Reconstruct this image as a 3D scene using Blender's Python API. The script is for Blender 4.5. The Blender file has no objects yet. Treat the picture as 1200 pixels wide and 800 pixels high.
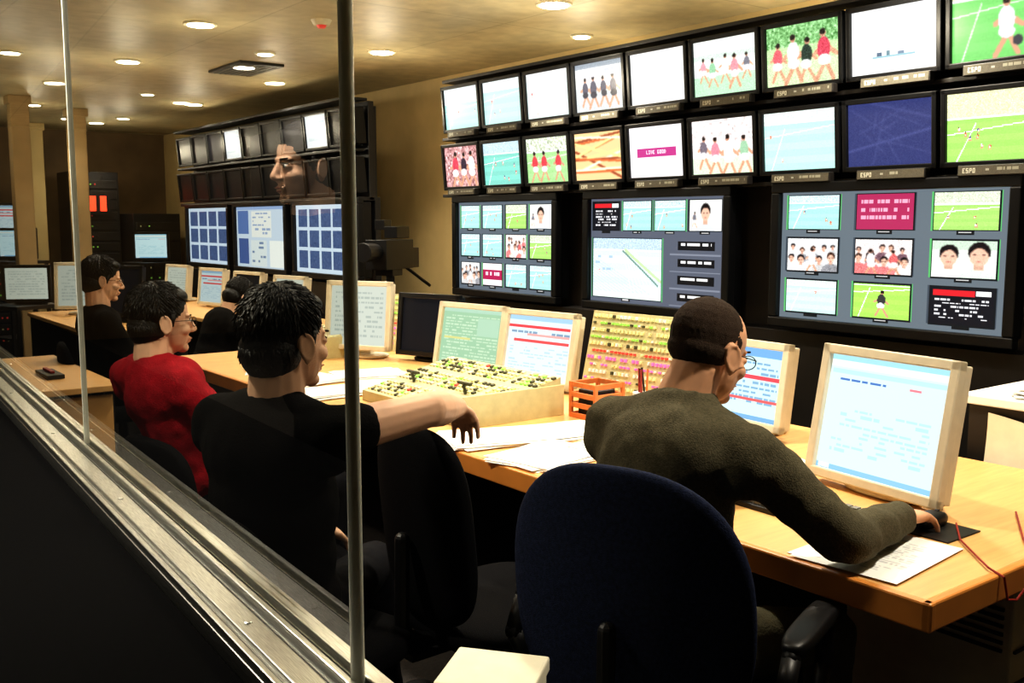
import bpy, bmesh, math, random
import numpy as np
from mathutils import Vector, Matrix, Euler
random.seed(3); rng=np.random.default_rng(5)
D=math.radians
sc=bpy.context.scene
try:
    sc.view_settings.view_transform='Standard'
    sc.view_settings.look='Medium High Contrast'
    sc.view_settings.exposure=.22
except Exception as e: print(e)

# ---------------------------------------------------------------- materials
def lin(c):
    o=[]
    for x in c:
        x=x/255.0
        o.append(x/12.92 if x<=0.04045 else ((x+0.055)/1.055)**2.4)
    return o
def mat(name,col,rough=.5,metal=0.,var=.12,scale=25.,estr=0.,bump=0.,bscale=200.,spec=.5,stretch=None):
    m=bpy.data.materials.new(name); m.use_nodes=True
    nt=m.node_tree; b=nt.nodes['Principled BSDF']
    c=lin(col)
    tc=nt.nodes.new('ShaderNodeTexCoord')
    mp=nt.nodes.new('ShaderNodeMapping')
    if stretch: mp.inputs['Scale'].default_value=stretch
    nt.links.new(tc.outputs['Object'],mp.inputs[0])
    nz=nt.nodes.new('ShaderNodeTexNoise'); nz.inputs['Scale'].default_value=scale; nz.inputs['Detail'].default_value=3
    nt.links.new(mp.outputs[0],nz.inputs['Vector'])
    r=nt.nodes.new('ShaderNodeValToRGB')
    r.color_ramp.elements[0].position=.3; r.color_ramp.elements[1].position=.7
    r.color_ramp.elements[0].color=[max(0,x*(1-var)) for x in c]+[1]
    r.color_ramp.elements[1].color=[min(1,x*(1+var)) for x in c]+[1]
    nt.links.new(nz.outputs['Fac'],r.inputs[0])
    nt.links.new(r.outputs[0],b.inputs['Base Color'])
    b.inputs['Roughness'].default_value=rough; b.inputs['Metallic'].default_value=metal
    b.inputs['Specular IOR Level'].default_value=spec
    if estr>0:
        nt.links.new(r.outputs[0],b.inputs['Emission Color']); b.inputs['Emission Strength'].default_value=estr
    if bump>0:
        n2=nt.nodes.new('ShaderNodeTexNoise'); n2.inputs['Scale'].default_value=bscale
        nt.links.new(tc.outputs['Object'],n2.inputs['Vector'])
        bp=nt.nodes.new('ShaderNodeBump'); bp.inputs['Strength'].default_value=bump; bp.inputs['Distance'].default_value=.01
        nt.links.new(n2.outputs['Fac'],bp.inputs['Height']); nt.links.new(bp.outputs[0],b.inputs['Normal'])
    return m
def attrmat(name,estr,base=0.):
    m=bpy.data.materials.new(name); m.use_nodes=True
    nt=m.node_tree; b=nt.nodes['Principled BSDF']
    a=nt.nodes.new('ShaderNodeAttribute'); a.attribute_name='Col'
    if estr>0:
        b.inputs['Base Color'].default_value=(.006,.006,.008,1)
        b.inputs['Specular IOR Level'].default_value=.2
        nt.links.new(a.outputs['Color'],b.inputs['Emission Color']); b.inputs['Emission Strength'].default_value=estr
        b.inputs['Roughness'].default_value=.35
    else:
        nt.links.new(a.outputs['Color'],b.inputs['Base Color']); b.inputs['Roughness'].default_value=.7
    return m
M_SCR=attrmat('screen_picture',1.05); M_SCRP=attrmat('plasma_picture',1.02); M_DIM=attrmat('dim_screen_picture',.8)
M_PRINT=attrmat('printed_surface',0)
M_BLACK=mat('black_plastic',(16,16,18),.45,var=.2)
M_DARK=mat('dark_metal',(27,24,22),.5)
M_FRAME=mat('monitor_frame_black',(12,13,15),.4,spec=.3)
M_BEIGE=mat('beige_plastic',(218,208,182),.5,var=.05)
M_BEIGE2=mat('console_beige',(196,188,142),.5,var=.08)
M_WOOD=mat('desk_wood',(222,172,108),.45,var=.10,scale=6,stretch=(1,12,1))
M_WOODE=mat('desk_edge_wood',(214,140,66),.4,var=.12,scale=6)
M_STEEL=mat('brushed_steel',(215,215,208),.3,1.,var=.25,scale=30,stretch=(30,1,30))
M_POLE=mat('glass_edge_metal',(245,248,235),.35,0.,var=.03)
M_COUNTER=mat('black_counter',(5,5,6),.9,var=.3,scale=90,spec=.04)
M_PAPER=mat('white_paper',(252,250,245),.8,var=.02)
M_CREAM=mat('cream_board',(236,230,205),.7,var=.04)
M_CHAIR=mat('navy_fabric',(29,37,62),.9,var=.35,scale=120,bump=.3,bscale=400,spec=.2)
M_CHAIRB=mat('black_fabric',(10,10,13),.9,var=.3,scale=120,bump=.2,bscale=400,spec=.12)
M_SKIN=mat('skin',(232,186,154),.6,var=.06,scale=18,spec=.3)
M_SKIN2=mat('skin_tanned',(216,164,128),.6,var=.08,scale=18,spec=.3)
M_HAIR=mat('black_hair',(12,10,9),.5,var=.3,scale=80,bump=.3,bscale=150,spec=.35)
M_HAIRS=mat('cropped_hair',(60,49,41),.9,var=.25,scale=400,bump=.5,bscale=600,spec=.1)
M_WHITE=mat('white_gloss',(235,235,230),.3,var=.02)
M_LIP=mat('lips',(190,115,100),.5)
M_SWEAT=mat('olive_sweater',(86,81,64),.97,var=.22,scale=150,bump=.3,bscale=300,spec=.1)
M_TEEB=mat('black_tshirt',(11,10,10),.95,var=.2,bump=.2,spec=.1)
M_TEER=mat('red_shirt',(155,20,34),.9,var=.15,bump=.3,spec=.12)
M_TROU=mat('grey_trousers',(98,94,74),.9,var=.15,bump=.3,spec=.15)
M_TROUB=mat('dark_trousers',(15,15,19),.9,var=.15,spec=.1)
M_SHOE=mat('black_shoe',(14,12,11),.4)
M_GREENK=mat('green_key',(150,225,90),.4,estr=.3); M_REDK=mat('red_key',(230,70,60),.4,estr=.3)
M_PINKK=mat('magenta_key',(225,110,180),.4,estr=.35); M_YELK=mat('yellow_key',(226,222,160),.4,estr=.1)
M_DKEY=mat('dark_key',(70,70,45),.5)
M_ORANGE=mat('orange_tray',(215,120,60),.5)
M_RED=mat('red_cable',(150,40,30),.5)
M_REDLAMP=mat('red_neon',(255,70,40),.5,var=0,estr=2.5)
M_LAMP=mat('lamp_or_fill_glow',(255,246,220),.5,var=0,estr=14.)
M_TRIM=mat('lamp_trim',(225,215,185),.4)
M_GREY=mat('label_grey',(120,116,104),.6)

# ---------------------------------------------------------------- geometry accumulator
class G:
    def __init__(s): s.v=[];s.f=[];s.m=[];s.M=Matrix()
    def add(s,vs,fs,m=0):
        o=len(s.v)
        s.v.extend([tuple(s.M@Vector(v)) for v in vs]); s.f.extend([tuple(i+o for i in f) for f in fs]); s.m.extend([m]*len(fs))
    def box(s,c,d,rot=None,m=0):
        vs=[]
        for x in(-.5,.5):
            for y in(-.5,.5):
                for z in(-.5,.5):
                    p=Vector((x*d[0],y*d[1],z*d[2]))
                    if rot is not None: p=rot@p
                    vs.append(p+Vector(c))
        s.add(vs,[(0,1,3,2),(4,6,7,5),(0,4,5,1),(2,3,7,6),(0,2,6,4),(1,5,7,3)],m)
    def prism(s,poly,x0,x1,m=0):
        n=len(poly)
        vs=[(x0,y,z) for y,z in poly]+[(x1,y,z) for y,z in poly]
        fs=[tuple(range(n))[::-1],tuple(range(n,2*n))]+[(i,(i+1)%n,n+(i+1)%n,n+i) for i in range(n)]
        s.add(vs,fs,m)
    def cyl(s,p0,p1,r0,r1=None,seg=16,m=0):
        r1=r0 if r1 is None else r1
        p0=Vector(p0);p1=Vector(p1);a=(p1-p0)
        if a.length<1e-6:return
        q=a.to_track_quat('Z','Y').to_matrix()
        vs=[]
        for p,r in((p0,r0),(p1,r1)):
            for i in range(seg):
                t=2*math.pi*i/seg; vs.append(p+q@Vector((r*math.cos(t),r*math.sin(t),0)))
        fs=[(i,(i+1)%seg,seg+(i+1)%seg,seg+i) for i in range(seg)]+[tuple(range(seg))[::-1],tuple(range(seg,2*seg))]
        s.add(vs,fs,m)
    def sup(s,c,r,e1=1.,e2=1.,R=None,m=0,nu=24,nv=14,bend=0.):
        def p(x,e): return math.copysign(abs(x)**e,x)
        vs=[];c=Vector(c)
        def pt(u,v):
            q=Vector((r[0]*p(math.cos(v),e1)*p(math.cos(u),e2),r[1]*p(math.cos(v),e1)*p(math.sin(u),e2),r[2]*p(math.sin(v),e1)))
            q.x+=bend*q.y*q.y
            if R is not None:q=R@q
            return q+c
        vs.append(pt(0,-math.pi/2))
        for j in range(1,nv):
            for i in range(nu): vs.append(pt(2*math.pi*i/nu,-math.pi/2+math.pi*j/nv))
        vs.append(pt(0,math.pi/2))
        fs=[(0,1+(i+1)%nu,1+i) for i in range(nu)]
        for j in range(nv-2):
            for i in range(nu):
                a=1+j*nu+i;b=1+j*nu+(i+1)%nu;fs.append((a,b,b+nu,a+nu))
        l=len(vs)-1;o=1+(nv-2)*nu
        fs+=[(l,o+i,o+(i+1)%nu) for i in range(nu)]
        s.add(vs,fs,m)
    def ell(s,c,r,R=None,m=0,nu=18,nv=12): s.sup(c,r,1,1,R,m,nu,nv)
    def cap(s,p0,r0,p1,r1,m=0,seg=14):
        s.cyl(p0,p1,r0,r1,seg,m); s.ell(p0,(r0,)*3,None,m,seg,10); s.ell(p1,(r1,)*3,None,m,seg,10)
    def tube(s,pts,r,m=0,seg=8):
        for a,b in zip(pts[:-1],pts[1:]): s.cap(a,r,b,r,m,seg)
    def ring(s,c,R0,r,q,m=0,n=20,sx=1,sy=1):
        pts=[Vector(c)+q@Vector((R0*sx*math.cos(t),R0*sy*math.sin(t),0)) for t in [2*math.pi*i/n for i in range(n+1)]]
        for a,b in zip(pts[:-1],pts[1:]): s.cyl(a,b,r,r,6,m)
    def out(s,name,mats,parent=None,bevel=0,smooth=False,vox=0,smit=0,disp=0,dsize=.1,bseg=2):
        me=bpy.data.meshes.new(name); me.from_pydata(s.v,[],s.f)
        if not isinstance(mats,(list,tuple)):mats=[mats]
        for x in mats: me.materials.append(x)
        me.polygons.foreach_set('material_index',s.m)
        if smooth: me.polygons.foreach_set('use_smooth',[True]*len(s.f))
        me.update()
        bm=bmesh.new();bm.from_mesh(me);bmesh.ops.recalc_face_normals(bm,faces=bm.faces);bm.to_mesh(me);bm.free()
        ob=bpy.data.objects.new(name,me); sc.collection.objects.link(ob)
        if parent: ob.parent=parent
        if bevel:
            b=ob.modifiers.new('bevel','BEVEL');b.width=bevel;b.segments=bseg;b.limit_method='ANGLE';b.angle_limit=D(40)
        if vox:
            r=ob.modifiers.new('remesh','REMESH');r.mode='VOXEL';r.voxel_size=vox;r.use_smooth_shade=True
            if smit:
                t=ob.modifiers.new('smooth','SMOOTH');t.iterations=smit;t.factor=.5
        if disp:
            tx=bpy.data.textures.new(name+'_folds','CLOUDS');tx.noise_scale=dsize;tx.noise_depth=1
            d=ob.modifiers.new('folds','DISPLACE');d.texture=tx;d.strength=disp;d.mid_level=.5
        return ob
def root(name,loc=(0,0,0),rz=0):
    e=bpy.data.objects.new(name,None); e.empty_display_size=.1
    e.location=loc; e.rotation_euler=(0,0,rz); sc.collection.objects.link(e); return e

# ---------------------------------------------------------------- canvases (sRGB 0..255)
def CV(w,h,col): return np.ones((h,w,3))*np.array(col,float)
def R(c,x0,y0,x1,y1,col):
    h,w=c.shape[:2]; c[int(round(y0*h)):max(int(round(y1*h)),int(round(y0*h))+1),int(round(x0*w)):max(int(round(x1*w)),int(round(x0*w))+1)]=col
def V(c,x0,y0,x1,y1):
    h,w=c.shape[:2]; return c[int(round(y0*h)):int(round(y1*h)),int(round(x0*w)):int(round(x1*w))]
def E(c,cx,cy,rx,ry,col):
    h,w=c.shape[:2]; yy,xx=np.mgrid[0:h,0:w]; xx=(xx+.5)/w; yy=(yy+.5)/h
    c[((xx-cx)/rx)**2+((yy-cy)/ry)**2<1]=col
def nzs(c,amp,k=2):
    h,w=c.shape[:2]; n=rng.normal(0,amp,(h//k+1,w//k+1,1)); n=np.kron(n,np.ones((k,k,1)))[:h,:w]; c+=n
def dline(c,x0,y0,x1,y1,col,t=1):
    h,w=c.shape[:2]; n=int(max(abs(x1-x0)*w,abs(y1-y0)*h))*2+2
    for i in range(n):
        a=i/(n-1); x=int((x0+(x1-x0)*a)*w); y=int((y0+(y1-y0)*a)*h)
        if 0<=x<w and 0<=y<h: c[y:y+t,x:x+t]=col
def blur(c,k=1):
    for _ in range(k):
        p=np.pad(c,((1,1),(1,1),(0,0)),'edge'); c[:]=(p[:-2,1:-1]+p[2:,1:-1]+p[1:-1,:-2]+p[1:-1,2:]+2*c)/6
def runner(c,x,y,s,shirt,short=(240,240,240),skin=(215,160,130)):
    a=rng.uniform(-.5,.5); h,w=c.shape[:2]; t=max(1,int(.04*s*w))
    dline(c,x,y+.12*s,x+.12*s*(1 if a>0 else -1),y+.42*s,skin,t); dline(c,x,y+.12*s,x-.09*s*(1 if a>0 else -1),y+.4*s,skin,t)
    dline(c,x,y-.1*s,x+.13*s,y+.05*s,skin,t); dline(c,x,y-.1*s,x-.12*s,y+.0*s,skin,t)
    E(c,x+a*.03,y-.03*s,.075*s,.17*s,shirt); E(c,x,y+.13*s,.075*s,.08*s,short); E(c,x+a*.06*s,y-.25*s,.035*s,.06*s,(200,145,120)); E(c,x+a*.06*s,y-.27*s,.034*s,.045*s,(30,22,20))
def field(c,stand=(225,235,235),grass=(150,225,190),hz=.3,n=5,ps=.16,lines=True):
    c[:]=grass; R(c,0,0,1,hz,stand); nzs(V(c,0,0,1,hz),14,1)
    for i in range(0,7):
        if i%2: R(c,0,hz+(1-hz)*i/7,1,hz+(1-hz)*(i+1)/7,[min(255,g*1.05) for g in grass])
    R(c,0,hz,1,hz+.03,(245,245,250))
    if lines:
        dline(c,0,hz+.25,1,hz+.1,(250,255,250)); dline(c,.3,hz+.1,.1,1,(250,255,250))
    for i in range(n):
        x=rng.uniform(.08,.92);y=rng.uniform(hz+.15,.88); runner(c,x,y,ps*1.2,[(220,50,60),(245,245,250),(60,60,150)][i%3])
    nzs(c,3,1)
def bust(c,x,y,s,shirt,hair=(24,18,20),skin=(236,190,165)):
    E(c,x,y+.60*s,.26*s,.34*s,shirt); R(c,x-.05*s,y+.12*s,x+.05*s,y+.30*s,[k*.9 for k in skin])
    E(c,x,y-.04*s,.118*s,.19*s,hair); E(c,x,y+.05*s,.100*s,.165*s,skin)
    R(c,x-.06*s,y+.0*s,x-.03*s,y+.02*s,(60,40,40)); R(c,x+.03*s,y+.0*s,x+.06*s,y+.02*s,(60,40,40)); R(c,x-.025*s,y+.13*s,x+.025*s,y+.145*s,(190,110,100))
def group(c,bg,shirts,n=6,s0=.4):
    c[:]=bg
    for row in range(2):
        for i in range(n):
            s=s0*(.8+.4*row)*rng.uniform(.8,1.2)
            bust(c,(i+.2+.6*rng.uniform())/n,.28+.32*row+rng.uniform(-.1,.1),s,shirts[rng.integers(len(shirts))],hair=[(24,18,20),(60,35,25)][rng.integers(2)])
def lines(c,x0,y0,x1,y1,n,col,ch=.75):
    for i in range(n):
        y=y0+(y1-y0)*i/n; x=x0
        while x<x1:
            l=rng.uniform(.02,.1)
            if rng.uniform()<ch: R(c,x,y,min(x+l,x1),y+(y1-y0)/n*.45,col)
            x+=l+.015
FONT={'E':'111100110100111','S':'111100111001111','P':'111101111100100','N':'111101101101111','O':'111101101101111','L':'100100100100111','G':'111100101101111','V':'101101101101010','D':'110101101101110','I':'111010010010111',' ':'0'*15}
def text(c,s,px,py,k,col):
    for ch in s:
        g=FONT.get(ch,FONT['O'])
        for i,b in enumerate(g):
            if b=='1':
                x=px+(i%3)*k;y=py+(i//3)*k; c[y:y+k,x:x+k]=col
        px+=4*k
def screen(name,c,w,h,mt,parent=None,loc=(0,0,0),rx=0,flat=False):
    ny,nx=c.shape[:2]
    X,Z=np.meshgrid(np.linspace(-w/2,w/2,nx+1),np.linspace(h/2,-h/2,ny+1))
    if flat: co=np.stack([X,Z,np.zeros_like(X)],-1).reshape(-1,3)
    else: co=np.stack([X,np.zeros_like(X),Z],-1).reshape(-1,3)
    j,i=np.mgrid[0:ny,0:nx]; a=(j*(nx+1)+i).ravel()
    fc=np.stack([a+nx+1,a+nx+2,a+1,a],-1)
    me=bpy.data.meshes.new(name); nf=len(a)
    me.vertices.add(len(co)); me.vertices.foreach_set('co',co.ravel())
    me.loops.add(nf*4); me.loops.foreach_set('vertex_index',fc.ravel().astype(np.int32))
    me.polygons.add(nf); me.polygons.foreach_set('loop_start',np.arange(nf,dtype=np.int32)*4)
    try: me.polygons.foreach_set('loop_total',np.full(nf,4,dtype=np.int32))
    except Exception: pass
    me.update(calc_edges=True); me.validate()
    at=me.color_attributes.new('Col','FLOAT_COLOR','CORNER')
    s=np.clip(c,0,255)/255.; l=np.where(s<=.04045,s/12.92,((s+.055)/1.055)**2.4).reshape(-1,3)
    l=np.concatenate([l,np.ones((nf,1))],1); at.data.foreach_set('color',np.repeat(l,4,axis=0).ravel())
    me.materials.append(mt)
    ob=bpy.data.objects.new(name,me); sc.collection.objects.link(ob)
    if parent: ob.parent=parent
    ob.location=loc; ob.rotation_euler=(rx,0,0); return ob

# ---------------------------------------------------------------- room shell
CEIL=2.65
def plain(name,c,d,m):
    g=G(); g.box(c,d); return g.out(name,m)
def tile_mat(name,c1,bw,bh,rough,var):
    m=mat(name,c1,rough,var=var,scale=1.2); nt=m.node_tree;b=nt.nodes['Principled BSDF']
    src=b.inputs['Base Color'].links[0].from_socket
    br=nt.nodes.new('ShaderNodeTexBrick');br.offset=0;br.inputs['Scale'].default_value=1;br.inputs['Brick Width'].default_value=bw;br.inputs['Row Height'].default_value=bh
    br.inputs['Mortar Size'].default_value=.006;br.inputs['Color1'].default_value=(1,1,1,1);br.inputs['Color2'].default_value=(.9,.9,.9,1);br.inputs['Mortar'].default_value=(.7,.7,.7,1)
    tc=nt.nodes.new('ShaderNodeTexCoord');nt.links.new(tc.outputs['Object'],br.inputs['Vector'])
    n3=nt.nodes.new('ShaderNodeTexNoise');n3.inputs['Scale'].default_value=9;n3.inputs['Detail'].default_value=6;nt.links.new(tc.outputs['Object'],n3.inputs['Vector'])
    rr=nt.nodes.new('ShaderNodeValToRGB');rr.color_ramp.elements[0].position=.35;rr.color_ramp.elements[1].position=.65;rr.color_ramp.elements[0].color=(.8,.8,.8,1);nt.links.new(n3.outputs['Fac'],rr.inputs[0])
    mx=nt.nodes.new('ShaderNodeMixRGB');mx.blend_type='MULTIPLY';mx.inputs[0].default_value=1
    my=nt.nodes.new('ShaderNodeMixRGB');my.blend_type='MULTIPLY';my.inputs[0].default_value=1
    nt.links.new(src,mx.inputs[1]);nt.links.new(br.outputs['Color'],mx.inputs[2]);nt.links.new(mx.outputs[0],my.inputs[1]);nt.links.new(rr.outputs[0],my.inputs[2]);nt.links.new(my.outputs[0],b.inputs['Base Color'])
    return m
M_CEIL=tile_mat('ceiling_tiles',(200,186,146),1.2,1.2,.5,.15)
M_FLOOR=mat('dark_carpet',(42,37,34),.95,var=.3,scale=60,bump=.3)
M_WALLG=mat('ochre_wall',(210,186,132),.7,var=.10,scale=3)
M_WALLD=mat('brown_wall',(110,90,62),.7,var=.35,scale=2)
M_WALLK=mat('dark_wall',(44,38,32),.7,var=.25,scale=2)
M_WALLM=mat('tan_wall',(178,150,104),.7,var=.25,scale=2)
plain('floor',(.75,5.75,-.05),(7.7,15.7,.1),M_FLOOR)
plain('ceiling',(.75,5.75,CEIL+.05),(7.7,15.7,.1),M_CEIL)
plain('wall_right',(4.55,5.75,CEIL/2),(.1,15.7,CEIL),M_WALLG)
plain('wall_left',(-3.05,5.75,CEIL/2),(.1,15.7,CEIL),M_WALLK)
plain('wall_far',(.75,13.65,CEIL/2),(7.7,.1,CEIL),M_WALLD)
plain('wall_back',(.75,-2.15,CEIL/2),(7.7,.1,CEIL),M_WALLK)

# glass partition with rail
def glassmat():
    m=bpy.data.materials.new('partition_glass');m.use_nodes=True;nt=m.node_tree;nt.nodes.clear()
    o=nt.nodes.new('ShaderNodeOutputMaterial');t=nt.nodes.new('ShaderNodeBsdfTransparent');t.inputs[0].default_value=(.95,.96,.92,1)
    g=nt.nodes.new('ShaderNodeBsdfGlossy');g.inputs['Roughness'].default_value=.0
    f=nt.nodes.new('ShaderNodeLayerWeight');f.inputs[0].default_value=.5
    p=nt.nodes.new('ShaderNodeMath');p.operation='POWER';p.inputs[1].default_value=4
    q=nt.nodes.new('ShaderNodeMath');q.operation='MULTIPLY_ADD';q.inputs[1].default_value=.84;q.inputs[2].default_value=.15
    nt.links.new(f.outputs['Facing'],p.inputs[0]);nt.links.new(p.outputs[0],q.inputs[0])
    n=nt.nodes.new('ShaderNodeMixShader');nt.links.new(q.outputs[0],n.inputs[0]);nt.links.new(t.outputs[0],n.inputs[1]);nt.links.new(g.outputs[0],n.inputs[2]);nt.links.new(n.outputs[0],o.inputs[0])
    return m
gp=root('glass_partition',(.58,1.02,0),D(-3.29))
g=G()
joints=[0,1.57,3.3,5.4,7.8,12.5]
for a,b in zip(joints[:-1],joints[1:]):
    y0=a+.004;y1=b-.004
    g.add([(-.035,y0,.95),(-.035,y1,.95),(-.035,y1,CEIL),(-.035,y0,CEIL)],[(0,1,2,3)])
g.out('glass_panes',glassmat(),gp)
g=G(); g.cyl((-.035,0,.0),(-.035,0,CEIL),.0085,seg=16)
g.out('edge_pole',M_POLE,gp,smooth=True)
g=G()
for y in joints[1:-1]: g.box((-.035,y,(.95+CEIL)/2),(.012,.008,CEIL-.95))
g.out('glass_joints',M_POLE,gp)
g=G()
g.box((-.0625,6.2,.925),(.125,12.6,.03))
g.box((-.118,6.2,.945),(.010,12.6,.016))
g.box((-.083,6.2,.943),(.036,12.6,.012))
g.box((-.05,6.2,.948),(.010,12.6,.022));g.box((-.015,6.2,.946),(.022,12.6,.018))
for y in [.25+.75*i for i in range(16)]: g.cyl((-.083,y,.945),(-.083,y,.951),.006,.006,10)
g.out('sill_rail',M_STEEL,gp,bevel=.002)
g=G()
g.box((-.107,6.2,.9385),(.006,12.6,.004)); g.box((-.060,6.2,.9385),(.006,12.6,.004)); g.box((-.035,6.2,.9385),(.016,12.6,.004))  # dark strips laid in the rail grooves
g.out('rail_groove_strips',M_BLACK,gp)
kw=G(); kw.box((-.065,6.2,.455),(.09,12.6,.905)); kw.out('knee_wall',M_WALLK,gp)
ct=root('black_counter',(.58,1.02,0),D(-3.29))
g=G(); g.box((-.335,6.2,.905),(.41,12.6,.035)); g.box((-.32,6.2,.44),(.35,12.5,.88)); g.out('top_and_body',M_COUNTER,ct,bevel=.004)

# ceiling lights
LK=1.6
def downlight(x,y,w=62,pw=4.5,r=.075):
    e=root('ceiling_downlight',(x,y,CEIL))
    g=G(); g.cyl((0,0,-.012),(0,0,.0),r+.02,r+.024,28,0); g.cyl((0,0,-.016),(0,0,-.008),r,r,28,1)
    g.out('trim_and_lens',[M_TRIM,M_LAMP],e)
    if w:
        l=bpy.data.lights.new('spot','SPOT');l.energy=w*LK;l.color=(1,.91,.76);l.spot_size=D(120);l.spot_blend=.7;l.shadow_soft_size=.07
        o=bpy.data.objects.new('lamp_spot',l);sc.collection.objects.link(o);o.parent=e;o.location=(0,0,-.05)
    if pw:
        l=bpy.data.lights.new('ceiling_fill','POINT');l.energy=pw*LK;l.color=(1,.88,.66);l.shadow_soft_size=.05  # unseen fill light, added below the fixture to brighten the ceiling
        o=bpy.data.objects.new('lamp_or_fill_glow',l);sc.collection.objects.link(o);o.parent=e;o.location=(0,0,-.4)
for x,y in [(3.45,2.3),(3.48,4.2),(3.5,6.05),(3.55,7.9),(2.2,2.5),(2.2,4.2),(2.18,5.86),(2.2,.8)]: downlight(x,y,60,4.5)
for x,y in [(2.25,7.5),(3.55,9.8),(2.1,9.0),(2.3,10.8)]: downlight(x,y,45,5)
for x,y in [(4.2,4.8),(4.25,3.3)]: downlight(x,y,0,4,.05)  # added fixtures standing in for light reflections near the right wall
for x,y in [(3.4,11.6),(1.5,7.6),(1.45,10.0)]: downlight(x,y,0,4,.06)
for x,y in [(2.95,9.3),(2.9,12.0),(2.9,6.6),(1.9,11.9)]: downlight(x,y,0,0,.05)
for x,y in [(-1.2,5.0),(-1.2,7.5),(-1.3,10)]: downlight(x,y,45,0)
downlight(-1.0,2.2,40,0); downlight(.33,2.75,100,0,.06)  # last one is added to light the standing man for his reflection
for x,y in [(3.3,12.3),(1.7,12.2)]: downlight(x,y,20,4)
v=root('ceiling_air_vent',(3.05,7.3,CEIL)); g=G(); g.box((0,0,-.01),(.34,.62,.02))
for i in range(7): g.box((-.13+i*.043,0,-.022),(.012,.56,.008),m=1)
g.out('grille',[M_DARK,M_GREY],v,bevel=.003)
v=root('smoke_detector',(2.7,5.35,CEIL)); g=G(); g.cyl((0,0,-.03),(0,0,0),.045,.06,20); g.cyl((0,0,-.045),(0,0,-.03),.02,.03,14,1); g.out('housing',[M_TRIM,M_REDK],v)

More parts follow.
